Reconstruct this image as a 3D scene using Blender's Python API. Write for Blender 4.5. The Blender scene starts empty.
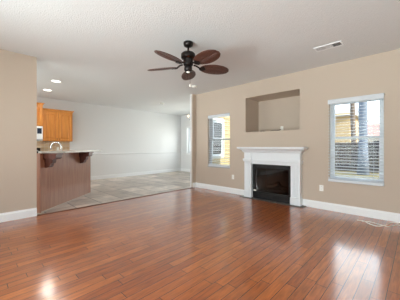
import bpy, bmesh, math, random
from mathutils import Vector, Matrix
random.seed(7)
C = bpy.context.scene
COL = C.collection
PI = math.pi

def srgb(r, g, b):
    def f(c):
        c /= 255.0
        return c / 12.92 if c <= .04045 else ((c + .055) / 1.055) ** 2.4
    return (f(r), f(g), f(b), 1.0)

# ------------------------------------------------------------------ camera
H = 2.74                      # ceiling height
cam_d = bpy.data.cameras.new('camera')
cam = bpy.data.objects.new('camera', cam_d)
COL.objects.link(cam)
cam.location = (0, 0, 1.19)
cam.rotation_euler = (PI / 2, 0, math.radians(-46.0))
cam_d.sensor_width = 36.0
cam_d.lens = 226.0 / 400.0 * 36.0
cam_d.shift_y = -3.0 / 400.0
cam_d.clip_start = .02
C.camera = cam

# ------------------------------------------------------------------ colour management
C.view_settings.view_transform = 'Standard'
C.view_settings.look = 'None'
C.view_settings.gamma = 1.0
C.view_settings.use_curve_mapping = False
C.view_settings.exposure = 0.2

# ------------------------------------------------------------------ sky
W = bpy.data.worlds.new('sky')
C.world = W
W.use_nodes = True
nt = W.node_tree
nt.nodes.clear()
wo = nt.nodes.new('ShaderNodeOutputWorld')
bg = nt.nodes.new('ShaderNodeBackground')
tc = nt.nodes.new('ShaderNodeTexCoord')
sx = nt.nodes.new('ShaderNodeSeparateXYZ')
cr = nt.nodes.new('ShaderNodeValToRGB')
cr.color_ramp.elements[0].position = 0.0
cr.color_ramp.elements[0].color = (.93, .96, 1.0, 1)
cr.color_ramp.elements[1].position = .7
cr.color_ramp.elements[1].color = (.52, .70, 1.0, 1)
nt.links.new(tc.outputs['Generated'], sx.inputs[0])
nt.links.new(sx.outputs['Z'], cr.inputs['Fac'])
nt.links.new(cr.outputs['Color'], bg.inputs['Color'])
bg.inputs['Strength'].default_value = 2.6
nt.links.new(bg.outputs[0], wo.inputs['Surface'])

# ------------------------------------------------------------------ sun, daylight and added fill lamps
sd = bpy.data.lights.new('sun', 'SUN')
sd.energy = 7.5
sd.angle = math.radians(1.0)
sd.color = (1.0, .93, .80)
sun = bpy.data.objects.new('sun', sd)
COL.objects.link(sun)
sun.rotation_euler = Vector((.12, .85, -.50)).to_track_quat('-Z', 'Y').to_euler()
sun.location = (0, -10, 9)

def area(name, loc, direction, sx_, sy_, power, color=(1, 1, 1)):
    d = bpy.data.lights.new(name, 'AREA')
    d.shape = 'RECTANGLE'
    d.size, d.size_y = sx_, sy_
    d.energy = power
    d.color = color
    o = bpy.data.objects.new(name, d)
    COL.objects.link(o)
    o.location = loc
    o.rotation_euler = Vector(direction).to_track_quat('-Z', 'Y').to_euler()
    return o

# added fill lamps outside unseen windows behind the camera and at the kitchen end
area('daylight_fill_back', (-2.35, .9, 1.5), (1, -.05, .10), 4.4, 2.6, 255, (.94, .98, 1.0))
area('ceiling_fill', (-4.5, .9, -.14), (.12, 0, 1), 5.5, 3.0, 1080, (.90, .96, 1.0))  # added upward lamp that brightens the ceiling; there is no patio
area('daylight_fill_kitchen', (-3.35, 6.6, 1.2), (1, 0, .25), 3.0, 2.2, 375, (.98, .99, 1.0))
area('floor_sheen_fill', (12.5, 1.6, 5.3), (-1, -.08, -.42), 5.0, 3.4, 280, (.96, .98, 1.0))  # added lamp high over the yard, strengthens the sheen on the hardwood
area('daylight_dining', (8.3, 6.4, 1.5), (-1, 0, .10), 3.2, 2.2, 165, (1.0, .99, .97))

# ------------------------------------------------------------------ node helpers / materials
def mat_new(name):
    m = bpy.data.materials.new(name)
    m.use_nodes = True
    n = m.node_tree
    b = n.nodes['Principled BSDF']
    return m, n, b

def plain(name, col, rough=.5, metal=0.0, spec=None, bump=0.0, bscale=200.0, var=0.0, vscale=4.0, coat=0.0):
    m, n, b = mat_new(name)
    b.inputs['Base Color'].default_value = col
    b.inputs['Roughness'].default_value = rough
    b.inputs['Metallic'].default_value = metal
    if spec is not None:
        b.inputs['Specular IOR Level'].default_value = spec
    if coat:
        b.inputs['Coat Weight'].default_value = coat
        b.inputs['Coat Roughness'].default_value = .15
    t = n.nodes.new('ShaderNodeTexCoord')
    if bump:
        nz = n.nodes.new('ShaderNodeTexNoise')
        nz.inputs['Scale'].default_value = bscale
        nz.inputs['Detail'].default_value = 3
        n.links.new(t.outputs['Object'], nz.inputs['Vector'])
        bp = n.nodes.new('ShaderNodeBump')
        bp.inputs['Strength'].default_value = bump
        bp.inputs['Distance'].default_value = .01
        n.links.new(nz.outputs['Fac'], bp.inputs['Height'])
        n.links.new(bp.outputs['Normal'], b.inputs['Normal'])
    if var:
        nz2 = n.nodes.new('ShaderNodeTexNoise')
        nz2.inputs['Scale'].default_value = vscale
        nz2.inputs['Detail'].default_value = 4
        n.links.new(t.outputs['Object'], nz2.inputs['Vector'])
        mx = n.nodes.new('ShaderNodeMix')
        mx.data_type = 'RGBA'
        mx.inputs['A'].default_value = tuple(c * (1 - var) for c in col[:3]) + (1,)
        mx.inputs['B'].default_value = tuple(min(1, c * (1 + var)) for c in col[:3]) + (1,)
        n.links.new(nz2.outputs['Fac'], mx.inputs['Factor'])
        n.links.new(mx.outputs['Result'], b.inputs['Base Color'])
    return m

def wood(name, c1, c2, rough=.4, axis='z', scale=1.0, coat=0.0):
    """grain stretched along one object axis"""
    m, n, b = mat_new(name)
    t = n.nodes.new('ShaderNodeTexCoord')
    mp = n.nodes.new('ShaderNodeMapping')
    s = {'x': (2, 28, 28), 'y': (28, 2, 28), 'z': (28, 28, 2)}[axis]
    mp.inputs['Scale'].default_value = tuple(v * scale for v in s)
    nz = n.nodes.new('ShaderNodeTexNoise')
    nz.inputs['Scale'].default_value = 1.0
    nz.inputs['Detail'].default_value = 6
    nz.inputs['Distortion'].default_value = .6
    r = n.nodes.new('ShaderNodeValToRGB')
    r.color_ramp.elements[0].position = .3
    r.color_ramp.elements[0].color = c1
    r.color_ramp.elements[1].position = .72
    r.color_ramp.elements[1].color = c2
    n.links.new(t.outputs['Object'], mp.inputs[0])
    n.links.new(mp.outputs[0], nz.inputs['Vector'])
    n.links.new(nz.outputs['Fac'], r.inputs['Fac'])
    n.links.new(r.outputs['Color'], b.inputs['Base Color'])
    b.inputs['Roughness'].default_value = rough
    if coat:
        b.inputs['Coat Weight'].default_value = coat
        b.inputs['Coat Roughness'].default_value = .2
    return m

def brick(name, c1, c2, mortar, bw, rh, ms, rough, offset=.5, grain=None, bump=.3, coat=0.0, rot=0.0, rvar=0.0, vertical=None, spec=.5, random_rows=False):
    m, n, b = mat_new(name)
    t = n.nodes.new('ShaderNodeTexCoord')
    mp = n.nodes.new('ShaderNodeMapping')
    mp.inputs['Rotation'].default_value = (vertical or (0, 0, rot))
    n.links.new(t.outputs['Object'], mp.inputs[0])
    bt = n.nodes.new('ShaderNodeTexBrick')
    bt.offset = offset
    bt.offset_frequency = 2
    bt.inputs['Color1'].default_value = c1
    bt.inputs['Color2'].default_value = c2
    bt.inputs['Mortar'].default_value = mortar
    bt.inputs['Scale'].default_value = 1.0
    bt.inputs['Mortar Size'].default_value = ms
    bt.inputs['Mortar Smooth'].default_value = .2
    bt.inputs['Bias'].default_value = 0.0
    bt.inputs['Brick Width'].default_value = bw
    bt.inputs['Row Height'].default_value = rh
    vec = mp.outputs[0]
    if random_rows:       # every row of boards starts at its own place
        sp = n.nodes.new('ShaderNodeSeparateXYZ')
        n.links.new(vec, sp.inputs[0])
        dv = n.nodes.new('ShaderNodeMath'); dv.operation = 'DIVIDE'; dv.inputs[1].default_value = rh
        n.links.new(sp.outputs['Y'], dv.inputs[0])
        fl = n.nodes.new('ShaderNodeMath'); fl.operation = 'FLOOR'
        n.links.new(dv.outputs[0], fl.inputs[0])
        wn = n.nodes.new('ShaderNodeTexWhiteNoise'); wn.noise_dimensions = '1D'
        n.links.new(fl.outputs[0], wn.inputs['W'])
        ma = n.nodes.new('ShaderNodeMath'); ma.operation = 'MULTIPLY_ADD'; ma.inputs[1].default_value = bw * 3
        n.links.new(wn.outputs['Value'], ma.inputs[0])
        n.links.new(sp.outputs['X'], ma.inputs[2])
        cb = n.nodes.new('ShaderNodeCombineXYZ')
        n.links.new(ma.outputs[0], cb.inputs['X'])
        n.links.new(sp.outputs['Y'], cb.inputs['Y'])
        vec = cb.outputs[0]
    n.links.new(vec, bt.inputs['Vector'])
    colout = bt.outputs['Color']
    height = bt.outputs['Fac']
    if grain:
        mp2 = n.nodes.new('ShaderNodeMapping')
        mp2.inputs['Scale'].default_value = grain
        n.links.new(t.outputs['Object'], mp2.inputs[0])
        nz = n.nodes.new('ShaderNodeTexNoise')
        nz.inputs['Scale'].default_value = 1.0
        nz.inputs['Detail'].default_value = 5
        nz.inputs['Distortion'].default_value = .8
        n.links.new(mp2.outputs[0], nz.inputs['Vector'])
        mr = n.nodes.new('ShaderNodeMapRange')
        mr.inputs['From Min'].default_value = .25
        mr.inputs['From Max'].default_value = .75
        mr.inputs['To Min'].default_value = .60
        mr.inputs['To Max'].default_value = 1.34
        n.links.new(nz.outputs['Fac'], mr.inputs['Value'])
        vm = n.nodes.new('ShaderNodeVectorMath')
        vm.operation = 'SCALE'
        n.links.new(colout, vm.inputs[0])
        n.links.new(mr.outputs[0], vm.inputs['Scale'])
        colout = vm.outputs[0]
    n.links.new(colout, b.inputs['Base Color'])
    b.inputs['Roughness'].default_value = rough
    b.inputs['Specular IOR Level'].default_value = spec
    if rvar:
        nz3 = n.nodes.new('ShaderNodeTexNoise')
        nz3.inputs['Scale'].default_value = 3.0
        n.links.new(t.outputs['Object'], nz3.inputs['Vector'])
        mr3 = n.nodes.new('ShaderNodeMapRange')
        mr3.inputs['To Min'].default_value = rough - rvar
        mr3.inputs['To Max'].default_value = rough + rvar
        n.links.new(nz3.outputs['Fac'], mr3.inputs['Value'])
        n.links.new(mr3.outputs[0], b.inputs['Roughness'])
    if coat:
        b.inputs['Coat Weight'].default_value = min(coat, 1)
        b.inputs['Coat IOR'].default_value = 1.5 if coat <= 1 else coat
        b.inputs['Coat Roughness'].default_value = max(.05, rough * .40)
    inv = n.nodes.new('ShaderNodeMath')
    inv.operation = 'SUBTRACT'
    inv.inputs[0].default_value = 1.0
    n.links.new(height, inv.inputs[1])
    h = inv.outputs[0]
    # gentle hand-worked waviness of each board
    nw = n.nodes.new('ShaderNodeTexNoise')
    nw.inputs['Scale'].default_value = 9.0
    nw.inputs['Detail'].default_value = 2
    n.links.new(t.outputs['Object'], nw.inputs['Vector'])
    ad = n.nodes.new('ShaderNodeMath')
    ad.operation = 'MULTIPLY_ADD'
    ad.inputs[1].default_value = .3
    n.links.new(nw.outputs['Fac'], ad.inputs[0])
    n.links.new(h, ad.inputs[2])
    bp = n.nodes.new('ShaderNodeBump')
    bp.inputs['Strength'].default_value = bump
    bp.inputs['Distance'].default_value = .004
    n.links.new(ad.outputs[0], bp.inputs['Height'])
    n.links.new(bp.outputs['Normal'], b.inputs['Normal'])
    return m

def glass_mat(name, tint=(.95, .98, .97, 1), refl=1.0):
    m = bpy.data.materials.new(name)
    m.use_nodes = True
    n = m.node_tree
    n.nodes.clear()
    o = n.nodes.new('ShaderNodeOutputMaterial')
    tr = n.nodes.new('ShaderNodeBsdfTransparent')
    tr.inputs[0].default_value = tint
    gl = n.nodes.new('ShaderNodeBsdfGlossy')
    gl.inputs['Roughness'].default_value = .02
    fr = n.nodes.new('ShaderNodeFresnel')
    fr.inputs['IOR'].default_value = 1.45
    mu = n.nodes.new('ShaderNodeMath')
    mu.operation = 'MULTIPLY'
    mu.inputs[1].default_value = refl
    mx = n.nodes.new('ShaderNodeMixShader')
    n.links.new(fr.outputs[0], mu.inputs[0])
    n.links.new(mu.outputs[0], mx.inputs[0])
    n.links.new(tr.outputs[0], mx.inputs[1])
    n.links.new(gl.outputs[0], mx.inputs[2])
    n.links.new(mx.outputs[0], o.inputs[0])
    return m

def emit(name, col, strength):
    m, n, b = mat_new(name)
    b.inputs['Base Color'].default_value = col
    b.inputs['Emission Color'].default_value = col
    b.inputs['Emission Strength'].default_value = strength
    return m

M = {}
M['tan'] = plain('tan_wall_paint', srgb(193, 177, 161), .75, bump=.06, bscale=160)
M['grey_wall'] = plain('pale_grey_wall_paint', srgb(226, 226, 226), .75, bump=.05, bscale=160)
M['ceiling'] = plain('textured_ceiling', srgb(222, 223, 223), .9, bump=.6, bscale=70)
M['white'] = plain('white_trim_paint', srgb(238, 239, 240), .4)
M['mantel'] = plain('white_mantel_paint', srgb(230, 233, 236), .4)
M['vinyl'] = plain('white_vinyl', srgb(220, 225, 230), .45)
M['vinyl_grey'] = plain('window_frame_paint', srgb(164, 166, 168), .5)
M['slat'] = plain('blind_slat', srgb(212, 217, 222), .9, spec=.05)
M['floor'] = brick('hardwood_planks', srgb(144, 69, 19), srgb(178, 95, 33), srgb(36, 16, 8), .95, .092, .0030, .40,
                   offset=.0, random_rows=True, grain=(5, 46, 1), bump=.4, coat=1.64, rvar=.05)
M['tile'] = brick('floor_tiles', srgb(148, 130, 114), srgb(206, 190, 174), srgb(96, 86, 78), .5, .5, .011, .30,
                  offset=.0, grain=(3, 3, 1), bump=.25, coat=.3)
M['threshold'] = wood('threshold_wood', srgb(96, 55, 36), srgb(124, 74, 50), .4, 'x')
M['panel'] = wood('bar_panel_wood', srgb(148, 98, 74), srgb(170, 120, 94), .4, 'z', coat=.2)
M['corbel'] = wood('corbel_wood', srgb(84, 44, 34), srgb(104, 58, 44), .4, 'z', coat=.2)
M['oak'] = wood('honey_maple', srgb(188, 116, 48), srgb(224, 152, 74), .38, 'z', coat=.25)
M['granite'] = plain('pale_stone_counter', srgb(190, 184, 174), .25, var=.25, vscale=60)
M['backsplash'] = brick('backsplash_tiles', srgb(190, 160, 126), srgb(212, 184, 150), srgb(214, 202, 186), .1, .1, .004, .35,
                        offset=0, vertical=(PI / 2, 0, 0), bump=.3)
M['bronze'] = plain('dark_bronze', srgb(34, 28, 27), .38, .6)
M['blade'] = wood('woven_brown_blade', srgb(66, 38, 30), srgb(96, 58, 46), .34, 'x', .8)
M['black'] = plain('black_metal', srgb(20, 20, 21), .35, .2)
M['black_soft'] = plain('charred_firebox', srgb(48, 47, 46), .8)
M['log'] = plain('ceramic_log', srgb(74, 66, 60), .85, bump=.6, bscale=30, var=.35, vscale=18)
M['slate'] = plain('dark_slate', srgb(88, 84, 80), .45, var=.2, vscale=20)
M['plate'] = plain('ivory_plastic', srgb(240, 238, 232), .4)
M['dark_slot'] = plain('dark_slot', srgb(60, 58, 56), .6)
M['chrome'] = plain('brushed_chrome', srgb(222, 222, 220), .22, .85)
M['steel'] = plain('stainless_steel', srgb(190, 192, 194), .32, .9)
M['appl'] = plain('white_appliance', srgb(236, 238, 240), .35)
M['dark_glass'] = plain('dark_oven_glass', srgb(42, 52, 70), .08)
M['shoe'] = plain('beige_shoe_moulding', srgb(188, 172, 156), .5)
M['cable'] = plain('white_cable_sheath', srgb(246, 240, 232), .5)
M['siding'] = plain('yellow_lap_siding', srgb(164, 146, 106), .7)
M['ext_trim'] = plain('white_exterior_trim', srgb(186, 186, 180), .6)
M['fence'] = wood('weathered_fence_wood', srgb(50, 48, 51), srgb(74, 71, 74), .85, 'z', .5)
M['bark_grey'] = plain('grey_bark', srgb(110, 118, 132), .9, bump=.8, bscale=14, var=.2, vscale=6)
M['bark_brown'] = plain('brown_bark', srgb(112, 98, 88), .9, bump=.8, bscale=14, var=.2, vscale=6)
M['grass'] = plain('dry_lawn', srgb(128, 116, 82), .95, bump=.8, bscale=30, var=.4, vscale=1.3)
M['leaf'] = plain('leaf_green', srgb(128, 138, 74), .7, var=.35, vscale=2.5)
M['leaf_yellow'] = plain('leaf_yellow_green', srgb(186, 176, 104), .7, var=.3, vscale=2.5)
M['roof_red'] = plain('reddish_shingles', srgb(186, 140, 128), .9, var=.15, vscale=8)
M['roof_pale'] = plain('pale_grey_shingles', srgb(176, 172, 168), .9, var=.15, vscale=8)
M['house_wall'] = plain('tan_house_siding', srgb(206, 178, 136), .8)
M['house_pale'] = plain('pale_house_wall', srgb(222, 214, 206), .8)
M['glass'] = glass_mat('window_glass', refl=.22)
M['glass_sky'] = glass_mat('coated_window_glass', (.8, .85, .82, 1), 3.5)
M['fire_glass'] = glass_mat('fireplace_glass', (.42, .42, .43, 1), 1.6)
M['lamp'] = emit('lit_lamp_lens', (1.0, .96, .88, 1), 3.2)
M['bulb'] = emit('warm_bulb', (1.0, .72, .38, 1), 6.0)
M['frost'] = plain('frosted_glass_shade', srgb(240, 236, 228), .3)

# ------------------------------------------------------------------ mesh helpers
def box(bm, x0, x1, y0, y1, z0, z1, mat=None, bevel=0.0):
    vs = [bm.verts.new(p) for p in ((x0, y0, z0), (x1, y0, z0), (x1, y1, z0), (x0, y1, z0),
                                    (x0, y0, z1), (x1, y0, z1), (x1, y1, z1), (x0, y1, z1))]
    fs = [bm.faces.new([vs[i] for i in q]) for q in
          ((0, 3, 2, 1), (4, 5, 6, 7), (0, 1, 5, 4), (1, 2, 6, 5), (2, 3, 7, 6), (3, 0, 4, 7))]
    if bevel:
        es = set()
        for f in fs:
            es.update(f.edges)
        bmesh.ops.bevel(bm, geom=list(es), offset=bevel, segments=2, affect='EDGES', profile=.5)
    elif mat is not None:
        bmesh.ops.transform(bm, matrix=mat, verts=vs)
    return vs

def prism(bm, pts, axis, a, b):
    """extrude a 2D outline along an axis: 'x' -> (y,z), 'y' -> (x,z), 'z' -> (x,y)"""
    def P(u, v, w):
        return {'x': (w, u, v), 'y': (u, w, v), 'z': (u, v, w)}[axis]
    A = [bm.verts.new(P(u, v, a)) for u, v in pts]
    B = [bm.verts.new(P(u, v, b)) for u, v in pts]
    n = len(pts)
    fs = [bm.faces.new(A), bm.faces.new(list(reversed(B)))]
    for i in range(n):
        j = (i + 1) % n
        fs.append(bm.faces.new((A[i], B[i], B[j], A[j])))
    bmesh.ops.recalc_face_normals(bm, faces=fs)
    return A + B

def lathe(bm, prof, seg=24, c=(0, 0, 0), axis='z'):
    """profile of (radius, height) points revolved"""
    rings = []
    for r, h in prof:
        ring = []
        for i in range(seg):
            t = 2 * PI * i / seg
            u, v = r * math.cos(t), r * math.sin(t)
            p = {'z': (u, v, h), 'y': (u, h, v), 'x': (h, u, v)}[axis]
            ring.append(bm.verts.new((p[0] + c[0], p[1] + c[1], p[2] + c[2])))
        rings.append(ring)
    fs = []
    for k in range(len(rings) - 1):
        for i in range(seg):
            j = (i + 1) % seg
            fs.append(bm.faces.new((rings[k][i], rings[k][j], rings[k + 1][j], rings[k + 1][i])))
    fs.append(bm.faces.new(rings[0]))
    fs.append(bm.faces.new(rings[-1]))
    bmesh.ops.recalc_face_normals(bm, faces=fs)
    for f in fs[:-2]:
        f.smooth = True

def tube(bm, pts, rad, seg=8):
    pts = [Vector(p) for p in pts]
    rads = rad if isinstance(rad, (list, tuple)) else [rad] * len(pts)
    rings = []
    up = None
    for i, p in enumerate(pts):
        a = pts[max(i - 1, 0)]
        b = pts[min(i + 1, len(pts) - 1)]
        d = (b - a).normalized()
        if up is None:
            up = Vector((0, 0, 1)) if abs(d.z) < .9 else Vector((1, 0, 0))
        s = d.cross(up).normalized()
        up = s.cross(d).normalized()
        rings.append([bm.verts.new(p + (s * math.cos(2 * PI * k / seg) + up * math.sin(2 * PI * k / seg)) * rads[i]) for k in range(seg)])
    fs = []
    for k in range(len(rings) - 1):
        for i in range(seg):
            j = (i + 1) % seg
            f = bm.faces.new((rings[k][i], rings[k][j], rings[k + 1][j], rings[k + 1][i]))
            f.smooth = True
            fs.append(f)
    fs.append(bm.faces.new(rings[0]))
    fs.append(bm.faces.new(rings[-1]))
    bmesh.ops.recalc_face_normals(bm, faces=fs)

def rect_loft(bm, levels):
    """levels of (z, half width, depth): back stays on y = 0"""
    rings = [[bm.verts.new(p) for p in ((-w, -d, z), (w, -d, z), (w, 0, z), (-w, 0, z))] for z, w, d in levels]
    fs = [bm.faces.new(rings[0]), bm.faces.new(rings[-1])]
    for k in range(len(rings) - 1):
        for i in range(4):
            j = (i + 1) % 4
            fs.append(bm.faces.new((rings[k][i], rings[k][j], rings[k + 1][j], rings[k + 1][i])))
    bmesh.ops.recalc_face_normals(bm, faces=fs)

def smooth_path(pts, n=6):
    out = []
    P = [Vector(p) for p in pts]
    for i in range(len(P) - 1):
        p0, p1, p2, p3 = P[max(i - 1, 0)], P[i], P[i + 1], P[min(i + 2, len(P) - 1)]
        for k in range(n):
            t = k / n
            out.append(.5 * ((2 * p1) + (p2 - p0) * t + (2 * p0 - 5 * p1 + 4 * p2 - p3) * t * t + (3 * p1 - p0 - 3 * p2 + p3) * t ** 3))
    out.append(P[-1])
    return out

def obj(name, bm, mat, parent=None, loc=None, rotz=0.0):
    me = bpy.data.meshes.new(name)
    bm.to_mesh(me)
    bm.free()
    if isinstance(mat, (list, tuple)):
        for m_ in mat:
            me.materials.append(m_)
    else:
        me.materials.append(mat)
    o = bpy.data.objects.new(name, me)
    COL.objects.link(o)
    if parent is not None:
        o.parent = parent
    if loc is not None:
        o.location = loc
    o.rotation_euler = (0, 0, rotz)
    return o

def tag(o, label, cat, group=None, kind=None):
    o['label'] = label
    o['category'] = cat
    if group:
        o['group'] = group
    if kind:
        o['kind'] = kind
    return o

def thing(name, label, cat, loc=(0, 0, 0), rotz=0.0, group=None):
    o = bpy.data.objects.new(name, None)
    o.empty_display_size = .1
    COL.objects.link(o)
    o.location = loc
    o.rotation_euler = (0, 0, rotz)
    return tag(o, label, cat, group)

def struct(name, bm, mat, label=None, loc=None, rotz=0.0):
    o = obj(name, bm, mat, None, loc, rotz)
    o['kind'] = 'structure'
    if label:
        o['label'] = label
        o['category'] = name.split('_')[0]
    return o

NB = bmesh.new

def wall_holes(bm, axis, c0, c1, u0, u1, z0, z1, holes):
    """slab from c0 to c1 along `axis` spanning u0..u1, z0..z1 with rectangular holes (ua,ub,za,zb)"""
    us = sorted({u0, u1, *[h[0] for h in holes], *[h[1] for h in holes]})
    zs = sorted({z0, z1, *[h[2] for h in holes], *[h[3] for h in holes]})
    def solid(i, k):
        if i < 0 or k < 0 or i >= len(us) - 1 or k >= len(zs) - 1:
            return False
        u, z = (us[i] + us[i + 1]) / 2, (zs[k] + zs[k + 1]) / 2
        return not any(h[0] < u < h[1] and h[2] < z < h[3] for h in holes)
    cache = {}
    def V(c, u, z):
        key = (c, u, z)
        if key not in cache:
            cache[key] = bm.verts.new((c, u, z) if axis == 'x' else (u, c, z))
        return cache[key]
    fs = []
    for i in range(len(us) - 1):
        for k in range(len(zs) - 1):
            if not solid(i, k):
                continue
            a, b, c, d = us[i], us[i + 1], zs[k], zs[k + 1]
            for cc in (c0, c1):
                fs.append(bm.faces.new((V(cc, a, c), V(cc, b, c), V(cc, b, d), V(cc, a, d))))
            for (di, dk, e) in ((-1, 0, ((a, c), (a, d))), (1, 0, ((b, c), (b, d))), (0, -1, ((a, c), (b, c))), (0, 1, ((a, d), (b, d)))):
                if not solid(i + di, k + dk):
                    (p, q), (r, s) = e
                    fs.append(bm.faces.new((V(c0, p, q), V(c0, r, s), V(c1, r, s), V(c1, p, q))))
    bmesh.ops.recalc_face_normals(bm, faces=fs)

# ================================================================== ROOM SHELL
XR = 4.75      # fireplace wall
YL = 4.75      # plane of the left wall and of the opening to the kitchen / dining room
XB = -1.5      # wall behind the camera, with big windows added for light
YB = -1.5
YG = 8.46      # pale grey far wall
XD = 7.40      # dining side wall
XK = -2.5      # kitchen end wall
WT = .16
OPEN0, OPEN1 = .85, 4.605

bm = NB(); box(bm, XB - WT, XR + WT, YB - WT, YL, -.12, 0); struct('floor', bm, M['floor'], 'reddish brown hardwood plank floor of the living room')
bm = NB(); box(bm, XK - WT, XD + WT, YL, YG + WT, -.12, 0); struct('floor_tile', bm, M['tile'], 'beige square tile floor beyond the hardwood')
bm = NB()
box(bm, XB - WT, XR + WT, YB - WT, YL, H, H + .16)
box(bm, XK - WT, XD + WT, YL, YG + WT, H, H + .16)
struct('ceiling', bm, M['ceiling'], 'white textured ceiling')

W1 = (3.51, 4.28, .63, 2.08)       # left window on the fireplace wall
W2 = (.405, 1.205, .575, 2.055)        # right window
NI = (1.744, 3.04, 1.55, 2.385)    # niche
FB = (1.86, 2.76, .0, .80)         # firebox hole
bm = NB(); wall_holes(bm, 'x', XR, XR + WT, YB - WT, YL, 0, H, [W1, W2, NI, FB])
struct('wall_right', bm, M['tan'], 'tan wall with fireplace, niche and two windows')
# chase behind the wall: the niche recess and the firebox shell
bm = NB()
nx = XR + .63
box(bm, nx, nx + .05, NI[0] - .05, NI[1] + .05, NI[2] - .05, NI[3] + .05)
box(bm, XR + WT, nx, NI[0] - .05, NI[0], NI[2] - .05, NI[3] + .05)
box(bm, XR + WT, nx, NI[1], NI[1] + .05, NI[2] - .05, NI[3] + .05)
box(bm, XR + WT, nx, NI[0], NI[1], NI[2] - .05, NI[2])
box(bm, XR + WT, nx, NI[0], NI[1], NI[3], NI[3] + .05)
struct('wall_niche', bm, M['tan'], 'tan recessed niche in the wall above the mantel')
bm = NB()
for a in ((XR + WT, XR + .70, 1.6, 1.66), (XR + WT, XR + .70, 3.12, 3.18), (XR + .69, XR + .73, 1.6, 3.18)):
    box(bm, a[0], a[1], a[2], a[3], -.4, 3.0)
struct('wall_chimney', bm, M['siding'], 'yellow siding chase around the chimney outside')

bm = NB()
box(bm, XB - WT, OPEN0, YL, YL + .07, 0, H)
struct('wall_left', bm, M['tan'], 'tan wall at left ending at the kitchen opening')
bm = NB()
box(bm, XB - WT, OPEN0, YL + .07, YL + .14, 0, H)
struct('wall_left_kitchen', bm, M['grey_wall'], 'pale grey kitchen side of the left wall')
bm = NB()
box(bm, OPEN1, XR, YL, YL + .04, 0, H)
struct('wall_stub', bm, M['tan'], 'narrow tan wall return at the end of the fireplace wall')
W3 = (5.50, 6.08, .90, 2.06)
bm = NB(); wall_holes(bm, 'y', YL + .04, YL + .10, OPEN1, XD + WT, 0, H, [W3])
struct('wall_front', bm, M['grey_wall'], 'pale grey front wall of the dining room')
W4 = (5.30, 7.98, .90, 2.10)
bm = NB(); wall_holes(bm, 'x', XD, XD + WT, YL + .10, YG + WT, 0, H, [W4])
struct('wall_side', bm, M['grey_wall'], 'pale grey side wall of the dining room')
bm = NB(); box(bm, XK - WT, XD, YG, YG + WT, 0, H)
struct('wall_far', bm, M['grey_wall'], 'pale grey far wall behind kitchen and dining room')
W5 = (-1.2, .9, .3, 2.35)
W6 = (1.1, 3.2, .3, 2.35)
bm = NB(); wall_holes(bm, 'x', XB - WT, XB, YB - WT, YL, 0, H, [W5, W6])
struct('wall_back', bm, M['tan'], 'tan wall behind the camera with tall windows added for light')
bm = NB(); box(bm, XB, XR, YB - WT, YB, 0, H)
struct('wall_near', bm, M['tan'], 'plain tan wall at right of the camera')
W7 = (5.5, 7.7, .9, 2.35)
bm = NB(); wall_holes(bm, 'x', XK - WT, XK, YL + .0, YG, 0, H, [W7])
struct('wall_kitchen', bm, M['grey_wall'], 'pale grey end wall of the kitchen')
bm = NB(); box(bm, XK, XB - WT, YL, YL + .14, 0, H)
struct('wall_kitchen_front', bm, M['grey_wall'], 'pale grey kitchen wall behind the living room')

# exterior siding of the dining wing: overlapping boards with corner board
bm = NB()
z = -.40
def siding_boards(bm, u0, u1, c, n_out, z0, z1, hole=None, pitch=.135, axis='y'):
    z = z0
    while z < z1:
        spans = [(u0, u1)]
        if hole and z + pitch > hole[2] and z < hole[3]:
            spans = [(u0, hole[0]), (hole[1], u1)]
        for a, b in spans:
            if axis == 'y':
                prism(bm, [(c, z), (c + n_out * .030, z), (c + n_out * .004, z + pitch), (c, z + pitch)], 'x', a, b)
            else:
                prism(bm, [(c, z), (c + n_out * .030, z), (c + n_out * .004, z + pitch), (c, z + pitch)], 'y', a, b)
        z += pitch
siding_boards(bm, XR + WT, XD + WT, YL + .04, -1, -.40, H + .1, (W3[0] - .05, W3[1] + .05, W3[2] - .06, W3[3] + .07))
struct('wall_siding', bm, M['siding'], 'yellow lap siding on the outside of the dining room')
bm = NB()
box(bm, W3[0] - .05, W3[0], YL + .005, YL + .04, W3[2] - .06, W3[3] + .07)
box(bm, W3[1], W3[1] + .05, YL + .005, YL + .04, W3[2] - .06, W3[3] + .07)
box(bm, W3[0], W3[1], YL + .005, YL + .04, W3[3], W3[3] + .07)
box(bm, W3[0], W3[1], YL + .005, YL + .04, W3[2] - .06, W3[2])
struct('trim_1', bm, M['ext_trim'], 'white trim around the window in the yellow siding')

# baseboards (profiled) -----------------------------------------------------------
def base_prof(h=.14, t=.016):
    return [(0, 0), (t, 0), (t, h * .80), (t * .55, h * .90), (t * .55, h * .96), (t * .3, h), (0, h)]
def baseboard(name, axis, c, sgn, spans, h=.14, label=None):
    bm = NB()
    for a, b in spans:
        if axis == 'x':   # runs along y, on plane x = c
            prism(bm, [(c + sgn * u, v) for u, v in base_prof(h)], 'y', a, b)
        else:
            prism(bm, [(c + sgn * u, v) for u, v in base_prof(h)], 'x', a, b)
    return struct(name, bm, M['white'], label)
baseboard('baseboard_right', 'x', XR, -1, [(YB, 1.690), (3.000, YL - .016)], label='white baseboard on the fireplace wall')
baseboard('baseboard_left', 'y', YL, -1, [(XB, OPEN0)], label='white baseboard on the left wall')
baseboard('baseboard_stub', 'y', YL, -1, [(OPEN1, XR)], label='white baseboard across the narrow wall return')
baseboard('baseboard_far', 'y', YG, -1, [(2.46, XD)], label='white baseboard on the pale grey far wall')
baseboard('baseboard_side', 'x', XD, -1, [(YL + .10, YG - .016)], label='white baseboard on the dining side wall')
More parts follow.
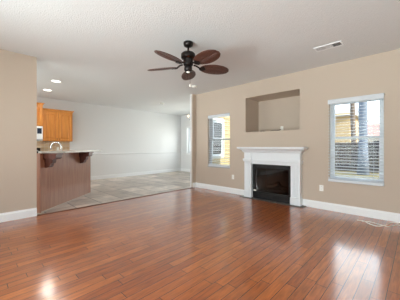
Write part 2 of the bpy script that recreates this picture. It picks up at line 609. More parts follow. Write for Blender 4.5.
# chair rail
def rail_prof():
    return [(0, -.03), (.010, -.03), (.014, -.012), (.024, -.004), (.024, .008), (.014, .016), (.010, .03), (0, .03)]
bm = NB(); prism(bm, [(YG - u, .93 + v) for u, v in rail_prof()], 'x', 3.0, XD)
struct('trim_2', bm, M['grey_wall'], 'chair rail on the pale grey far wall')
bm = NB(); prism(bm, [(XD - u, .93 + v) for u, v in rail_prof()], 'y', 8.06, YG)
struct('trim_3', bm, M['grey_wall'], 'chair rail on the dining side wall')
# threshold strip between hardwood and tile
bm = NB(); prism(bm, [(YL - .03, 0), (YL - .022, .009), (YL + .022, .009), (YL + .03, 0)], 'x', OPEN0 + .0, OPEN1)
struct('trim_4', bm, M['threshold'], 'dark wood threshold strip between hardwood and tile')

# ================================================================== WINDOWS
def make_window(name, loc, rotz, w, h, depth, frame=.045, sash=.035, mat='vinyl', meet=.5, label=None, stool=False, pane='glass'):
    """local x = width, local +y = outdoors, y=0 is the room face of the wall"""
    root = bpy.data.objects.new(name, None)
    root.empty_display_size = .1
    COL.objects.link(root)
    root.location = loc
    root.rotation_euler = (0, 0, rotz)
    root['kind'] = 'structure'
    if label:
        root['label'] = label
        root['category'] = 'window'
    hw = w / 2
    y0, y1 = depth * .45, depth * .95
    bm = NB()
    wall_holes(bm, 'y', y0, y1, -hw, hw, 0, h, [(-hw + frame, hw - frame, frame, h - frame)])
    obj('window_frame', bm, M[mat], root)
    zm = h * meet
    for (za, zb, ya) in ((frame, zm + .02, y0 + .008), (zm - .02, h - frame, y0 + .04)):
        bm = NB()
        wall_holes(bm, 'y', ya, ya + .03, -hw + frame, hw - frame, za, zb, [(-hw + frame + sash, hw - frame - sash, za + sash, zb - sash)])
        s = obj('sash', bm, M[mat], root)
        bm = NB()
        box(bm, -hw + frame + sash - .004, hw - frame - sash + .004, ya + .012, ya + .018, za + sash - .004, zb - sash + .004)
        obj('glass_pane', bm, M[pane], s)
    bm = NB()
    box(bm, -.03, .03, y0 - .004, y0 + .01, zm + .016, zm + .034)
    obj('sash_lock', bm, M['vinyl'], root)
    if stool:
        bm = NB()
        box(bm, -hw - .0, hw + .0, -.012, y0, -.0, .022)
        obj('window_sill', bm, M[mat], root)
    return root

R90 = PI / 2
make_window('window_1', (XR, (W1[0] + W1[1]) / 2, W1[2]), -R90, W1[1] - W1[0], W1[3] - W1[2], WT, .035, .03, 'vinyl_grey', .53,
            'narrow sash window left of the fireplace, looking at yellow siding', stool=True)
make_window('window_2', (XR, (W2[0] + W2[1]) / 2, W2[2]), -R90, W2[1] - W2[0], W2[3] - W2[2], WT, .038, .03, 'vinyl', .53,
            'white sash window behind the blind right of the fireplace')
make_window('window_3', ((W3[0] + W3[1]) / 2, YL + .10, W3[2]), PI, W3[1] - W3[0], W3[3] - W3[2], .06, .035, .03, 'vinyl', .5,
            'white sash window in the yellow siding', pane='glass_sky')
make_window('window_4', (XD, (W4[0] + W4[1]) / 2, W4[2]), -R90, W4[1] - W4[0], W4[3] - W4[2], WT, .045, .035, 'vinyl', .5,
            'dining room window on the side wall')
for nm, w, lab in (('window_5', W5, 'tall unseen window added for light behind the camera, nearer the corner'), ('window_6', W6, 'tall unseen window added for light behind the camera, nearer the left wall')):
    make_window(nm, (XB, (w[0] + w[1]) / 2, w[2]), R90, w[1] - w[0], w[3] - w[2], WT, .045, .035, 'vinyl', .5, lab)  # unseen windows, added to let light in from behind
make_window('window_7', (XK, (W7[0] + W7[1]) / 2, W7[2]), R90, W7[1] - W7[0], W7[3] - W7[2], WT, .045, .035, 'vinyl', .5, 'unseen kitchen window added for light on the end wall')  # unseen opening, added to light the kitchen
# white casing of the dining side window
bm = NB()
wall_holes(bm, 'x', XD - .018, XD, W4[0] - .07, W4[1] + .07, W4[2] - .07, W4[3] + .07, [W4])
struct('trim_5', bm, M['white'], 'white casing around the dining room window')

# blind over the right window (outside mount, slats open)
def make_blind(label, loc, hw, h, n, tilt, wand):
    """local y = 0 is the back of the blind, -y the room side"""
    t = thing('window_blind', label, 'blind', loc, -R90, None)
    bm = NB()
    prism(bm, [(-.062, h - .085), (-.068, h - .078), (-.068, h - .012), (-.062, h - .004), (-.062, h), (0, h), (0, h - .03), (-.054, h - .03), (-.054, h - .085)], 'x', -hw - .002, hw + .002)
    obj('valance', bm, M['slat'], t)
    bm = NB(); box(bm, -hw + .02, hw - .02, -.050, -.004, h - .075, h - .032)
    obj('headrail', bm, M['slat'], t)
    z0, z1 = .075, h - .105
    proto = None
    for i in range(n):
        zz = z0 + (z1 - z0) * i / (n - 1)
        if proto is None:
            bm = NB()
            prism(bm, [(-.027, -.003), (0, .0005), (.027, -.003), (.027, .0002), (0, .0038), (-.027, .0002)], 'x', -hw, hw)
            proto = obj('slat', bm, M['slat'], t)
            o = proto
        else:
            o = proto.copy()
            COL.objects.link(o)
            o.parent = t
        o.location = (0, -.030, zz)
        o.rotation_euler = (math.radians(tilt), 0, 0)
    bm = NB(); box(bm, -hw, hw, -.058, -.002, .0, .055, bevel=.006)
    obj('bottom_rail', bm, M['slat'], t)
    for sx_ in (-hw * .67, hw * .67):
        for yy in (-.0585, -.0015):
            bm = NB(); tube(bm, [(sx_, yy, .05), (sx_, yy, h - .06)], .0012, 5)
            obj('ladder_cord', bm, M['slat'], t)
    bm = NB(); tube(bm, [(-hw * .84, -.064, h - .09), (-hw * .845, -.066, h - .09 - wand)], .004, 6)
    obj('tilt_wand', bm, M['slat'], t)
    return t
make_blind('white slat blind mounted over the wide right window with slats open', (XR, (.40 + 1.21) / 2, .55), .405, 1.515, 26, 8, .66)
make_blind('narrow white slat blind inside the window left of the fireplace, slats open', (XR + .064, (W1[0] + W1[1]) / 2, W1[2] + .024), .372, W1[3] - W1[2] - .03, 25, 7, .5)

# ================================================================== FIREPLACE
FC = 2.345
t = thing('fireplace_mantel', 'white wooden mantel with fluted pilasters around the black fireplace', 'mantel', (XR, FC, 0), -R90)
def pilaster(sgn):
    bm = NB()
    x0, x1 = .462, .648
    pts = [(x0, 0.0), (x0, -.125)]
    n = 5
    fw = (x1 - x0 - .04) / n
    for i in range(n):
        a = x0 + .02 + i * fw
        pts += [(a + .004, -.125)]
        for k in range(1, 6):
            th = PI * k / 6
            r = (fw - .008) / 2
            pts.append((a + fw / 2 - r * math.cos(th), -.125 + r * 1.0 * math.sin(th)))
        pts += [(a + fw - .004, -.125)]
    pts += [(x1, -.125), (x1, 0.0)]
    prism(bm, [(sgn * u, v) for u, v in pts], 'z', .16, .85)
    return bm
for sgn in (-1, 1):
    p = obj('pilaster', pilaster(sgn), M['mantel'], t)
    a, b = sorted((sgn * .452, sgn * .658))
    bm = NB(); box(bm, a, b, -.138, 0, 0.012, .16, bevel=.004); obj('plinth', bm, M['mantel'], p)
    bm = NB(); box(bm, a - .004, b + .004, -.148, 0, .85, .875, bevel=.004); box(bm, a - .014, b + .014, -.160, 0, .875, .915, bevel=.006)
    obj('capital', bm, M['mantel'], p)
    bm = NB(); box(bm, a + .008, b - .008, -.128, 0, .915, 1.075); obj('pilaster_block', bm, M['mantel'], p)
bm = NB(); box(bm, -.462, .462, -.105, 0, .80, 1.075); obj('frieze', bm, M['mantel'], t)
bm = NB(); box(bm, -.440, .440, -.130, -.1, .868, .90, bevel=.006); obj('frieze_moulding', bm, M['mantel'], t)
bm = NB(); rect_loft(bm, [(1.06, .665, .135), (1.075, .672, .145), (1.085, .685, .158), (1.105, .692, .166), (1.125, .712, .190), (1.140, .745, .222), (1.148, .752, .230), (1.152, .752, .230)])
obj('crown_moulding', bm, M['mantel'], t)
bm = NB(); box(bm, -.775, .770, -.262, 0, 1.152, 1.190, bevel=.006); obj('shelf', bm, M['mantel'], t)

t = thing('gas_fireplace', 'black gas fireplace insert with dark glass set into the mantel', 'fireplace', (XR, FC, 0), -R90)
bm = NB()
wall_holes(bm, 'y', -.075, -.03, -.448, .448, .012, .798, [(-.41, .41, .165, .715)])
obj('surround', bm, M['black'], t)
bm = NB()
for k in range(4):
    box(bm, -.36, .36, -.080, -.07, .738 + k * .014, .744 + k * .014)
obj('top_louvre', bm, M['black_soft'], t)
bm = NB()
box(bm, -.36, .36, -.082, -.07, .130, .140)
box(bm, -.36, .36, -.082, -.07, .04, .05)
box(bm, -.02, .02, -.09, -.07, .09, .10)
obj('lower_access_panel', bm, M['black_soft'], t)
bm = NB()
wall_holes(bm, 'y', -.083, -.06, -.425, .425, .150, .730, [(-.402, .402, .172, .708)])
obj('glass_frame', bm, M['black'], t)
bm = NB(); box(bm, -.406, .406, -.058, -.054, .168, .712)
obj('glass_front', bm, M['fire_glass'], t)
bm = NB()
box(bm, -.40, .40, .42, .44, .08, .74)
box(bm, -.40, -.38, -.02, .42, .08, .74)
box(bm, .38, .40, -.02, .42, .08, .74)
box(bm, -.38, .38, -.02, .42, .08, .10)
box(bm, -.38, .38, -.02, .42, .72, .74)
obj('firebox', bm, M['black_soft'], t)
bm = NB()
for k in range(8):
    x = -.30 + k * .085
    tube(bm, [(x, .03, .10), (x, .03, .24 + .01 * (k % 2))], .008, 6)
box(bm, -.32, .32, .02, .04, .15, .165)
obj('grate', bm, M['black'], t)
for (a, b, r) in (((-.28, .10, .20), (.26, .14, .21), .050), ((-.26, .24, .24), (.28, .20, .25), .055), ((-.18, .06, .28), (.05, .26, .34), .040), ((.20, .06, .28), (.02, .25, .36), .038)):
    bm = NB()
    a, b = Vector(a), Vector(b)
    pts = [a.lerp(b, k / 5) + Vector((0, 0, .012 * math.sin(k * 2.1))) for k in range(6)]
    tube(bm, pts, [r * (.85 + .2 * ((k * 7) % 3) / 2) for k in range(6)], 10)
    obj('log', bm, M['log'], t)
bm = NB(); box(bm, -.425, -.352, -.0845, -.0825, .172, .205)
obj('rating_label', bm, M['plate'], t)['label'] = 'small white label at lower left'
bm = NB(); box(bm, -.735, .735, -.20, 0, .0, .012, bevel=.003)
tag(obj('hearth_slab', bm, M['slate'], None, (XR, FC, 0), -R90), 'thin dark slate hearth slab under the white mantel', 'hearth')

# ================================================================== OUTLETS
def outlet(label, loc, rotz):
    t = thing('wall_outlet', label, 'outlet', loc, rotz, None)
    bm = NB(); box(bm, -.036, .036, -.006, 0, -.058, .058, bevel=.002)
    obj('cover_plate', bm, M['plate'], t)
    for zz in (-.024, .024):
        bm = NB(); lathe(bm, [(.0165, -.006), (.0165, -.0085)], 16, (0, 0, zz), 'y')
        s = obj('socket', bm, M['plate'], t)
        bm = NB()
        for xx in (-.006, .006):
            box(bm, xx - .0012, xx + .0012, -.0092, -.0084, zz - .002, zz + .007)
        obj('slot', bm, M['dark_slot'], s)
    return t
def on_wall(px, X):       # point on plane x = X seen at this bearing
    tt = (px - 200) / 226
    c, s = math.cos(math.radians(44)), math.sin(math.radians(44))
    d = X / (c + tt * s)
    return d * (s - tt * c), d
yo, d = on_wall(321.5, XR); outlet('ivory outlet low on the tan wall between mantel and right window', (XR, yo, 1.19 - 41 / 226 * d), -R90)
yo, d = on_wall(233, XR); outlet('ivory outlet low on the tan wall between left window and mantel', (XR, yo, 1.19 - 30 / 226 * d), -R90)
yo, d = on_wall(282, nx); outlet('white outlet low on the back wall of the niche', (nx, yo, 1.64), -R90)
outlet('white outlet on the tiled backsplash behind the faucet', (2.08, YG - .012, 1.13), 0)
# black cord lying along the back of the niche
pts = smooth_path([(nx - .02, 2.42, 1.625), (nx - .05, 2.47, 1.60), (nx - .06, 2.60, 1.603), (nx - .05, 2.75, 1.585), (nx - .08, 2.9, 1.60), (nx - .12, 3.0, 1.558)], 6)
bm = NB(); tube(bm, pts, .006, 6)
tag(obj('power_cord', bm, M['black']), 'thin dark cord lying along the back of the niche', 'cord')

# white cable on the floor by the right wall
def floor_pt(px, py):
    dd = 226 * 1.19 / (py - 147)
    r = (px - 200) / 226 * dd
    c, s = math.cos(math.radians(44)), math.sin(math.radians(44))
    return dd * c + r * s, dd * s - r * c
t = thing('coaxial_cable', 'loose white cable looping on the hardwood below the right window', 'cable', (4.5, .35, 0))
def cable(pxs, extra):
    pts = [floor_pt(*p) for p in pxs]
    P = [(x - 4.5, y - .35, .006) for x, y in pts] + extra
    bm = NB(); tube(bm, smooth_path(P, 6), .0058, 6)
    return bm
wallx, wally = XR - 4.5, .16 - .35
obj('cable_strand', cable([(357, 220.5), (364, 221.5), (369, 224), (377, 226.5), (386, 225.5), (392, 222.8)], [(4.66 - 4.5, .20 - .35, .02), (wallx - .03, wally, .10)]), M['cable'], t)
obj('cable_strand', cable([(362, 221.5), (371, 222.5), (380, 225), (389, 227), (396, 225.5)], [(4.64 - 4.5, .14 - .35, .01), (wallx - .03, wally - .01, .09)]), M['cable'], t)
bm = NB(); box(bm, wallx - .06, wallx - .017, wally - .03, wally + .02, .08, .125, bevel=.006)
obj('plug', bm, M['black'], t)['label'] = 'dark plug at the wall end'

# ================================================================== CEILING FAN
FX, FY = 2.29, 2.455
t = thing('ceiling_fan', 'dark bronze ceiling fan with five oval brown leaf blades', 'fan', (FX, FY, 0))
bm = NB(); lathe(bm, [(.070, H), (.072, H - .02), (.066, H - .05), (.040, H - .068), (.02, H - .072)], 28); obj('canopy', bm, M['bronze'], t)
bm = NB(); lathe(bm, [(.0135, H - .07), (.0135, 2.60)], 14); obj('downrod', bm, M['bronze'], t)
bm = NB(); lathe(bm, [(.02, 2.602), (.05, 2.597), (.085, 2.585), (.104, 2.566), (.107, 2.545), (.107, 2.515), (.098, 2.498), (.074, 2.492), (.070, 2.48), (.072, 2.42), (.066, 2.395), (.03, 2.385)], 32)
obj('motor_housing', bm, M['bronze'], t)
bm = NB(); lathe(bm, [(.05, 2.388), (.058, 2.375), (.060, 2.335), (.052, 2.315), (.03, 2.305), (.008, 2.302)], 28); obj('switch_housing', bm, M['bronze'], t)
bm = NB(); lathe(bm, [(.026, 2.306), (.024, 2.292), (.006, 2.286)], 20); o = obj('end_cap', bm, M['frost'], t); o['label'] = 'small pale cap under the hub'
def blade_bm():
    bm = NB()
    n = 26
    outl = []
    L0, L1 = .185, .665
    for k in range(n + 1):
        u = k / n
        w = .118 * (max(0, 1 - (2 * u - 1) ** 2)) ** .5 + .003
        outl.append((L0 + (L1 - L0) * u, w))
    pts = outl + [(x, -w) for x, w in reversed(outl[1:-1])]
    A = prism(bm, pts, 'z', -.005, .005)
    # raised midrib and veins like a leaf, on both faces
    for s in (-1, 1):
        tube(bm, [(L0 + .02, 0, s * .005), (L1 - .02, 0, s * .005)], .005, 6)
        for k in range(3, 17):
            u = k / 20
            x = L0 + (L1 - L0) * u
            for q in (-1, 1):
                uu = u + .13
                w = .118 * (max(0, 1 - (2 * uu - 1) ** 2)) ** .5 - .005
                tube(bm, [(x, 0, s * .005), (L0 + (L1 - L0) * uu, q * w, s * .005)], .0022, 5)
    return bm
def iron_bm():
    bm = NB()
    tube(bm, smooth_path([(.085, 0, .03), (.13, 0, .022), (.17, .0, -.002), (.205, 0, -.012)], 4), .012, 8)
    prism(bm, [(.17, -.012), (.20, -.045), (.235, -.05), (.262, -.02), (.275, 0), (.262, .02), (.235, .05), (.20, .045), (.17, .012)], 'z', -.017, -.008)
    for (x, y) in ((.215, .03), (.215, -.03), (.255, 0)):
        lathe(bm, [(.006, -.017), (.005, -.021)], 8, (x, y, 0))
    return bm
FAN_PITCH = math.radians(-14)
bproto = iproto = None
cam_right = math.radians(44 - 90)
for k in range(5):
    ang = cam_right + math.radians(18 + 2 + 72 * k)
    if bproto is None:
        bproto = obj('blade', blade_bm(), M['blade'], t)
        iproto = obj('blade_iron', iron_bm(), M['bronze'], bproto)
        b_ = bproto
    else:
        b_ = bproto.copy(); COL.objects.link(b_); b_.parent = t
        i_ = iproto.copy(); COL.objects.link(i_); i_.parent = b_
    b_.location = (0, 0, 2.385)
    b_.rotation_euler = (FAN_PITCH, 0, ang)
for (dx, dy, zl) in ((.02, -.02, 2.115),):
    bm = NB(); tube(bm, [(dx, dy, 2.325), (dx, dy, zl)], .0018, 5)
    pc = obj('pull_chain', bm, M['bronze'], t)
    bm = NB(); lathe(bm, [(.004, zl + .012), (.011, zl), (.012, zl - .02), (.006, zl - .034)], 12, (dx, dy, 0))
    obj('chain_fob', bm, M['frost'], pc)

# ================================================================== CEILING FITTINGS
def ceil_pt(px, py):
    dd = 226 * (H - 1.19) / (147 - py)
    r = (px - 200) / 226 * dd
    c, s = math.cos(math.radians(44)), math.sin(math.radians(44))
    return dd * c + r * s, dd * s - r * c
for px, py, lab in ((56, 81, 'lit recessed ceiling light nearer the camera over the kitchen bar'), (47.5, 90, 'lit recessed ceiling light farther back toward the kitchen cabinets')):
    x, y = ceil_pt(px, py)
    t = thing('recessed_light', lab, 'ceiling light', (x, y, H), 0, 'recessed kitchen lights')
    bm = NB(); lathe(bm, [(.112, 0), (.112, -.004), (.100, -.009), (.086, -.006), (.086, 0)], 32); obj('trim_ring', bm, M['white'], t)
    bm = NB(); lathe(bm, [(.086, -.0015), (.086, -.007), (.02, -.011)], 28); obj('lens', bm, M['lamp'], t)
    ld = bpy.data.lights.new('recessed_light_beam', 'AREA'); ld.shape = 'DISK'; ld.size = .17; ld.energy = 8; ld.color = (1, .95, .86)
    lo = bpy.data.objects.new('recessed_light_beam', ld); COL.objects.link(lo); lo.parent = t; lo.location = (0, 0, -.02)
for px, py, lab, r_ in ((194.5, 86, 'round white smoke detector on the living room ceiling near the wall end', .075), (162, 103, 'round pale smoke detector on the dining room ceiling', .085)):
    x, y = ceil_pt(px, py)
    t = thing('smoke_detector', lab, 'smoke detector', (x, y, H))
    bm = NB(); lathe(bm, [(r_, 0), (r_, -.012), (r_ * .93, -.02)], 28); obj('base_ring', bm, M['plate'], t)
    bm = NB(); lathe(bm, [(r_ * .86, -.018), (r_ * .82, -.032), (r_ * .5, -.040), (r_ * .12, -.041)], 28); obj('cover', bm, M['plate'], t)
    bm = NB(); lathe(bm, [(.008, -.039), (.007, -.043)], 10, (r_ * .3, 0, 0)); obj('test_button', bm, M['dark_slot'], t)
# air vent
x, y = ceil_pt(328.5, 46.3)
t = thing('ceiling_vent', 'white metal air register on the ceiling near the right wall', 'vent', (x, y, H), 0)
bm = NB(); wall_holes(bm, 'x', 0, 1, -.0001, .0001, 0, 1, []); bm.free()
bm = NB()
for a in ((-.09, .09, -.19, -.165), (-.09, .09, .165, .19), (-.09, -.068, -.165, .165), (.068, .09, -.165, .165)):
    box(bm, a[0], a[1], a[2], a[3], -.010, 0)
obj('frame', bm, M['white'], t)
bm = NB(); box(bm, -.07, .07, -.168, .168, -.0035, -.0005); obj('duct_opening', bm, M['dark_slot'], t)
for grp in ((-.160, -.062, .9), (-.048, .048, -.3), (.062, .160, -.9)):
    for k in range(6):
        yy = grp[0] + (grp[1] - grp[0]) * (k + .5) / 6
        bm = NB(); box(bm, -.068, .068, -.0065, .0065, -.0008, .0008)
        o = obj('louvre', bm, M['white'], t); o.location = (0, yy, -.0075); o.rotation_euler = (grp[2], 0, 0)
for yy in (-.055, .055):
    bm = NB(); box(bm, -.068, .068, yy - .004, yy + .004, -.012, -.004); obj('divider', bm, M['white'], t)

# chandelier of the dining room, mostly behind the wall end
cx_, cy_ = 5.63, 5.72
t = thing('chandelier', 'small dining chandelier with warm bulbs peeking past the wall end', 'chandelier', (cx_, cy_, 0))
bm = NB(); lathe(bm, [(.06, H), (.06, H - .015), (.02, H - .035)], 20); obj('canopy', bm, M['chrome'], t)
bm = NB(); tube(bm, [(0, 0, H - .03), (0, 0, 2.35)], .006, 8); obj('stem', bm, M['chrome'], t)
bm = NB(); lathe(bm, [(.01, 2.40), (.035, 2.36), (.045, 2.28), (.03, 2.20), (.012, 2.15)], 20); obj('centre_body', bm, M['chrome'], t)
for k in range(5):
    a = math.radians(134 + 72 * k)
    ca, sa = math.cos(a), math.sin(a)
    bm = NB(); tube(bm, smooth_path([(.03 * ca, .03 * sa, 2.22), (.09 * ca, .09 * sa, 2.15), (.17 * ca, .17 * sa, 2.16), (.21 * ca, .21 * sa, 2.21)], 5), .006, 7)
    ar = obj('arm', bm, M['chrome'], t)
    bm = NB(); lathe(bm, [(.018, 2.21), (.02, 2.225), (.012, 2.23), (.012, 2.26)], 12, (.21 * ca, .21 * sa, 0)); obj('candle_sleeve', bm, M['frost'], ar)
    bm = NB(); lathe(bm, [(.008, 2.26), (.018, 2.28), (.018, 2.295), (.006, 2.325)], 12, (.21 * ca, .21 * sa, 0)); obj('bulb', bm, M['bulb'], ar)

# ================================================================== KITCHEN
def raised_door(bm, x0, x1, z0, z1, yf, th=.02, fr=.065):
    """door with raised panel; front face at y = yf, back at yf + th"""
    wall_holes(bm, 'y', yf, yf + th, x0, x1, z0, z1, [(x0 + fr, x1 - fr, z0 + fr, z1 - fr)])
    a, b, c, d = x0 + fr, x1 - fr, z0 + fr, z1 - fr
    g = .036
    rings = []
    for (i, yy) in ((0, yf + .019), (.010, yf + .019), (g, yf + .004), (g, yf + .004)):
        rings.append([bm.verts.new(p) for p in ((a + i, yy, c + i), (b - i, yy, c + i), (b - i, yy, d - i), (a + i, yy, d - i))])
    fs = []
    for k in range(2):
        for i in range(4):
            j = (i + 1) % 4
            fs.append(bm.faces.new((rings[k][i], rings[k][j], rings[k + 1][j], rings[k + 1][i])))
    fs.append(bm.faces.new(rings[2]))
    for v in rings[3]:
        bm.verts.remove(v)
    bmesh.ops.recalc_face_normals(bm, faces=fs)

def knob(bm, x, y, z):
    lathe(bm, [(.006, y), (.006, y - .012), (.014, y - .016), (.014, y - .024), (.006, y - .028)], 12, (x, 0, z), 'y')

def cabinet(name, label, x0, x1, ydep, z0, z1, doors, crown=True, toe=False, knob_z=None, group=None):
    """backs onto the far wall y = YG; local origin at base centre"""
    w = x1 - x0
    t = thing(name, label, 'cabinet', ((x0 + x1) / 2, YG - .008, z0), 0, group)
    h = z1 - z0
    bm = NB()
    if toe:
        box(bm, -w / 2, w / 2, -ydep, 0, .10, h)
        box(bm, -w / 2, w / 2, -ydep + .07, 0, 0, .10)
    else:
        box(bm, -w / 2, w / 2, -ydep, 0, 0, h)
    obj('body', bm, M['oak'], t)
    n = doors
    for k in range(n):
        a = -w / 2 + .012 + k * (w - .024) / n + .007
        b = -w / 2 + .012 + (k + 1) * (w - .024) / n - .007
        bm = NB()
        raised_door(bm, a, b, (.115 if toe else .012), h - (.02 if not toe else .02), -ydep - .021)
        dd = obj('door', bm, M['oak'], t)
        bm = NB()
        kx = b - .03 if k == 0 else a + .03
        knob(bm, kx, -ydep - .021, (h - .09 if toe else .07))
        obj('knob', bm, M['bronze'], dd)
    if crown:
        bm = NB()
        hw = w / 2
        rect_loft(bm, [(h - .005, hw + .004, ydep + .024), (h + .012, hw + .008, ydep + .028), (h + .022, hw + .012, ydep + .034), (h + .045, hw + .034, ydep + .058), (h + .055, hw + .036, ydep + .06)])
        obj('crown', bm, M['oak'], t)
    return t
cabinet('wall_cabinet', 'honey brown wall cabinet with two raised doors on the pale grey wall', 1.60, 2.42, .32, 1.37, 2.30, 2)
cabinet('wall_cabinet', 'taller honey brown wall cabinet above the microwave, partly behind the left wall', .84, 1.595, .38, 1.81, 2.44, 2)
cabinet('base_cabinet', 'honey brown base cabinet under the far counter right of the range', 1.60, 2.42, .60, 0, .87, 2, crown=False, toe=True)
# countertop on the base cabinet
bm = NB(); box(bm, 1.600, 2.44, YG - .635, YG, .87, .91, bevel=.006)
tag(obj('countertop', bm, M['granite']), 'pale stone countertop on the far base cabinet', 'countertop')
bm = NB(); box(bm, -.4, .81, -.010, 0, 0, .458)
o = struct('trim_6', bm, M['backsplash'], 'tan tile backsplash below the wall cabinets', loc=(1.62, YG, .91))
# microwave
t = thing('microwave', 'white over-range microwave with dark window under the taller cabinet', 'microwave', (1.215, YG, 1.385), 0)
bm = NB(); box(bm, -.378, .378, -.40, 0, 0, .42, bevel=.008); obj('body', bm, M['appl'], t)
bm = NB(); box(bm, -.372, .20, -.425, -.402, .05, .40, bevel=.006); dr = obj('door', bm, M['appl'], t)
bm = NB(); box(bm, -.33, .13, -.4275, -.4255, .10, .34); obj('door_window', bm, M['dark_glass'], dr)
bm = NB(); tube(bm, smooth_path([(.172, -.424, .08), (.172, -.455, .10), (.172, -.455, .35), (.172, -.424, .37)], 4), .009, 8); obj('handle', bm, M['appl'], dr)
bm = NB(); box(bm, .206, .372, -.42, -.402, .05, .40, bevel=.005); cp = obj('control_panel', bm, M['appl'], t)
bm = NB(); box(bm, .235, .345, -.4235, -.4205, .20, .36); obj('display', bm, M['dark_glass'], cp)
bm = NB(); box(bm, -.37, .37, -.415, -.402, .006, .042); obj('vent_grille', bm, M['vinyl_grey'], t)
# range below it
t = thing('kitchen_range', 'dark range with raised back panel below the white microwave', 'range', (1.215, YG, 0), 0)
bm = NB(); box(bm, -.375, .375, -.62, -.03, .02, .90); obj('body', bm, M['appl'], t)
bm = NB(); box(bm, -.377, .377, -.63, -.03, .90, .918, bevel=.004); obj('cooktop', bm, M['black'], t)
bm = NB(); box(bm, -.375, .375, -.10, -.02, .918, 1.16, bevel=.01); bg_ = obj('backguard', bm, M['bronze'], t)
for xx in (-.3, -.2, .2, .3):
    bm = NB(); lathe(bm, [(.02, -.10), (.018, -.125)], 14, (xx, 0, 1.08), 'y'); obj('knob', bm, M['steel'], bg_)
bm = NB(); box(bm, -.36, .36, -.655, -.622, .24, .86, bevel=.006); od = obj('oven_door', bm, M['black'], t)
bm = NB(); tube(bm, smooth_path([(-.3, -.655, .80), (-.3, -.69, .80), (.3, -.69, .80), (.3, -.655, .80)], 3), .01, 8); obj('handle', bm, M['steel'], od)

# breakfast bar: local x runs along the panel away from the camera, local -y faces the living room
BA = math.atan2(6.10 - 4.90, 2.24 - .93)
BL = math.hypot(6.10 - 4.90, 2.24 - .93)
t = thing('breakfast_bar', 'angled raised breakfast bar with reddish brown panel and pale stone top', 'bar', (.93, 4.90, 0), BA)
bm = NB(); box(bm, .0, BL, 0, .12, 0, 1.075); obj('panel', bm, M['panel'], t)
bm = NB()
prism(bm, [(-.02, -.05), (BL + .06, -.30), (BL + .10, -.27), (BL + .10, .13), (BL + .07, .16), (.16, .16), (-.02, .02)] if False else
      [(.02, -.02), (.30, -.275), (BL + .01, -.275), (BL + .05, -.24), (BL + .05, .12), (BL + .02, .155), (.155, .155), (.02, .03)], 'z', 1.075, 1.115)
obj('bar_top', bm, M['granite'], t)
def corbel_bm(xc):
    bm = NB()
    prof = [(0, 1.05), (-.235, 1.05), (-.235, .995), (-.225, .975), (-.20, .965), (-.165, .962), (-.16, .958), (0, .958)]
    prism(bm, prof, 'x', xc - .085, xc + .085)
    prof = [(0, .962), (-.150, .962), (-.148, .915), (-.135, .89), (-.105, .878), (-.10, .86), (-.095, .835), (-.075, .815), (-.03, .805), (0, .805)]
    prism(bm, prof, 'x', xc - .055, xc + .055)
    box(bm, xc - .10, xc + .10, -.255, 0, 1.045, 1.0745, bevel=.004)
    return bm
for xc in (.165, 1.33):
    obj('corbel', corbel_bm(xc), M['corbel'], t)
bm = NB(); prism(bm, [(0, 0), (-.014, 0), (-.011, .010), (-.004, .016), (0, .018)], 'x', 0.02, BL)
obj('shoe_moulding', bm, M['shoe'], t)
bm = NB(); box(bm, .25, BL, .12, .70, .10, .87); box(bm, .25, BL, .12, .63, 0, .10); obj('sink_cabinet', bm, M['oak'], t)
bm = NB(); wall_holes(bm, 'y', .121, .735, .22, BL + .02, .87, .91, []); ct = obj('lower_counter', bm, M['granite'], t)
bm = NB(); wall_holes(bm, 'z', .905, .914, 0, 1, 0, 1, []) if False else box(bm, .60, 1.20, .27, .66, .905, .914); box(bm, .63, 1.17, .30, .63, .9135, .9146); obj('sink_rim', bm, M['steel'], ct)
for k in range(3):
    a = .26 + k * (BL - .27) / 3
    bm = NB()
    # door on the kitchen side: mirror in y
    wall_holes(bm, 'y', .701, .721, a + .004, a + (BL - .27) / 3 - .004, .115, .855, [])
    box(bm, a + .07, a + (BL - .27) / 3 - .07, .721, .727, .18, .79)
    obj('door', bm, M['oak'], t)
# faucet standing at the sink behind the raised bar
c44, s44 = math.cos(BA), math.sin(BA)
fx, fy = .93 + .90 * c44 - .20 * s44, 4.90 + .90 * s44 + .20 * c44
t = thing('kitchen_faucet', 'gooseneck chrome faucet rising behind the breakfast bar top', 'faucet', (fx, fy, .911), BA + PI / 2)
bm = NB(); lathe(bm, [(.03, 0), (.03, .008), (.02, .03), (.016, .05)], 18); obj('base', bm, M['chrome'], t)
arc = [(0, 0, .04), (0, 0, .27)]
for k in range(1, 11):
    th = PI * k / 10
    arc.append((.115 - .115 * math.cos(th), 0, .27 + .115 * math.sin(th)))
arc.append((.23, 0, .22))
bm = NB(); tube(bm, arc, .015, 10); obj('spout', bm, M['chrome'], t)
bm = NB(); tube(bm, [(-.015, 0, .05), (-.05, 0, .075), (-.09, 0, .085)], .007, 8); obj('lever', bm, M['chrome'], t)

# ================================================================== OUTDOORS
GZ = -.35
bm = NB(); box(bm, -40, 70, -40, 60, GZ - .3, GZ)
struct('ground', bm, M['grass'], 'dry grass yard outside the windows')
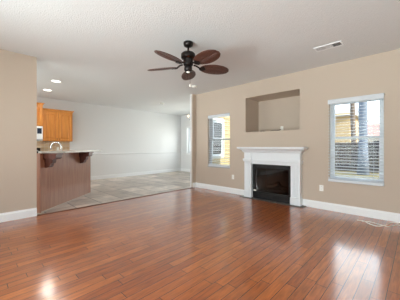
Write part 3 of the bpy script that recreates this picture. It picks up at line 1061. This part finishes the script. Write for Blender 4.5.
# picket privacy fence
FXX = 16.9
t = thing('privacy_fence', 'tall dark weathered board fence across the yard behind the right window', 'fence', (FXX, 4, GZ))
bm = NB()
for zz in (.35, 1.0, 1.6):
    box(bm, .0, .04, -9, 9, zz - .045, zz + .045)
obj('rails', bm, M['fence'], t)
pproto = None
for k in range(96):
    yy = -2.9 + k * .118
    if pproto is None:
        bm = NB()
        prism(bm, [(-.052, 0), (.052, 0), (.052, 1.80), (.025, 1.85), (-.025, 1.85), (-.052, 1.80)], 'x', -.02, 0)
        pproto = obj('picket', bm, M['fence'], t); o = pproto
    else:
        o = pproto.copy(); COL.objects.link(o); o.parent = t
    o.location = (0, yy - 1.6, random.uniform(-.015, .015))
def tree(name, label, loc, r, h, bark, leafm, crown_r, crown_z, lean=(0, 0)):
    t = thing(name, label, 'tree', loc)
    bm = NB()
    pts = [(lean[0] * k / 6 + .04 * math.sin(k * 1.7), lean[1] * k / 6, h * k / 6 - .05) for k in range(7)]
    tube(bm, pts, [r * (1.25 if k == 0 else 1.0 - .35 * k / 6) for k in range(7)], 14)
    obj('trunk', bm, bark, t)
    bm = NB()
    top = Vector(pts[-1])
    for k in range(6):
        a = k * 1.05
        e = top + Vector((math.cos(a) * crown_r * .7, math.sin(a) * crown_r * .7, crown_r * (.35 + .1 * (k % 3))))
        tube(bm, smooth_path([Vector(pts[4 + k % 2]), (Vector(pts[5]) + e) / 2 + Vector((0, 0, .15)), e], 4), [r * .4 * (1 - .07 * q) for q in range(9)], 7)
    obj('branches', bm, bark, t)
    bm = NB()
    rnd = random.Random(hash(name + label) % 1000 if False else len(label))
    for k in range(900):
        while True:
            p = Vector((rnd.uniform(-1, 1), rnd.uniform(-1, 1), rnd.uniform(-1, 1)))
            if .25 < p.length < 1:
                break
        c = Vector((top.x, top.y, crown_z)) + Vector((p.x * crown_r, p.y * crown_r, p.z * crown_r * .75))
        s = rnd.uniform(.10, .2)
        m_ = Matrix.Rotation(rnd.uniform(0, 6.28), 3, 'Z') @ Matrix.Rotation(rnd.uniform(-1.2, 1.2), 3, 'X')
        vs = [bm.verts.new(c + m_ @ Vector(q)) for q in ((-s, 0, 0), (0, -s * .4, .02), (s, 0, 0), (0, s * .4, .02))]
        bm.faces.new(vs)
    f = obj('foliage', bm, leafm, t)
    f['kind'] = 'stuff'
    return t
def ray(px, d):
    tt = (px - 200) / 226
    c, s = math.cos(math.radians(44)), math.sin(math.radians(44))
    return d * (c + tt * s), d * (s - tt * c)
x, y = ray(363, 12.6)
tree('yard_tree', 'thick blue-grey tree trunk in front of the fence', (x, y, GZ), .24, 8.0, M['bark_grey'], M['leaf'], 2.4, 9.6)
x, y = ray(354.5, 17.5)
tree('yard_tree', 'brown tree trunk beyond the fence left of the grey one', (x, y, GZ), .21, 8.0, M['bark_brown'], M['leaf_yellow'], 1.3, 9.2, (.2, .25))
x, y = ray(338, 18)
tree('yard_tree', 'yellow-green tree top beyond the fence in front of the tan house', (x + .5, y + 2.4, GZ), .12, 3.8, M['bark_brown'], M['leaf_yellow'], 1.8, 5.0)

# neighbour houses
def house(label, loc, w, dpt, h, rise, wallm, roofm, pitch=.2):
    """front faces -x; w along y"""
    t = thing('neighbour_house', label, 'house', loc)
    bm = NB(); box(bm, 0, dpt, -w / 2, w / 2, 0, h)
    wl = obj('walls', bm, wallm, t)
    bm = NB(); siding_boards(bm, -w / 2, w / 2, 0, -1, .02, h - .02, None, pitch, 'x'); obj('front_siding', bm, wallm, wl)
    bm = NB()
    prism(bm, [(-.5, h - .05), (dpt + .5, h - .05), (dpt / 2, h + rise)], 'y', -w / 2 - .4, w / 2 + .4)
    obj('roof', bm, roofm, t)
    for yy in (-w / 4, w / 4):
        bm = NB(); box(bm, -.06, .02, yy - .55, yy + .55, 1.0, 2.5); f = obj('window', bm, M['ext_trim'], t)
        bm = NB(); box(bm, -.075, -.055, yy - .48, yy + .48, 1.08, 2.42); obj('pane', bm, M['dark_glass'], f)
    return t
house('tan sided house beyond the fence behind the yard trees', (24.5, 9.2, GZ), 9.4, 8, 4.5, 1.1, M['house_wall'], M['roof_pale'], .26)
house('distant pale house with reddish roof beyond the fence', (42, 2.4, GZ), 7.5, 8, 3.0, 2.3, M['house_pale'], M['roof_red'], .26)
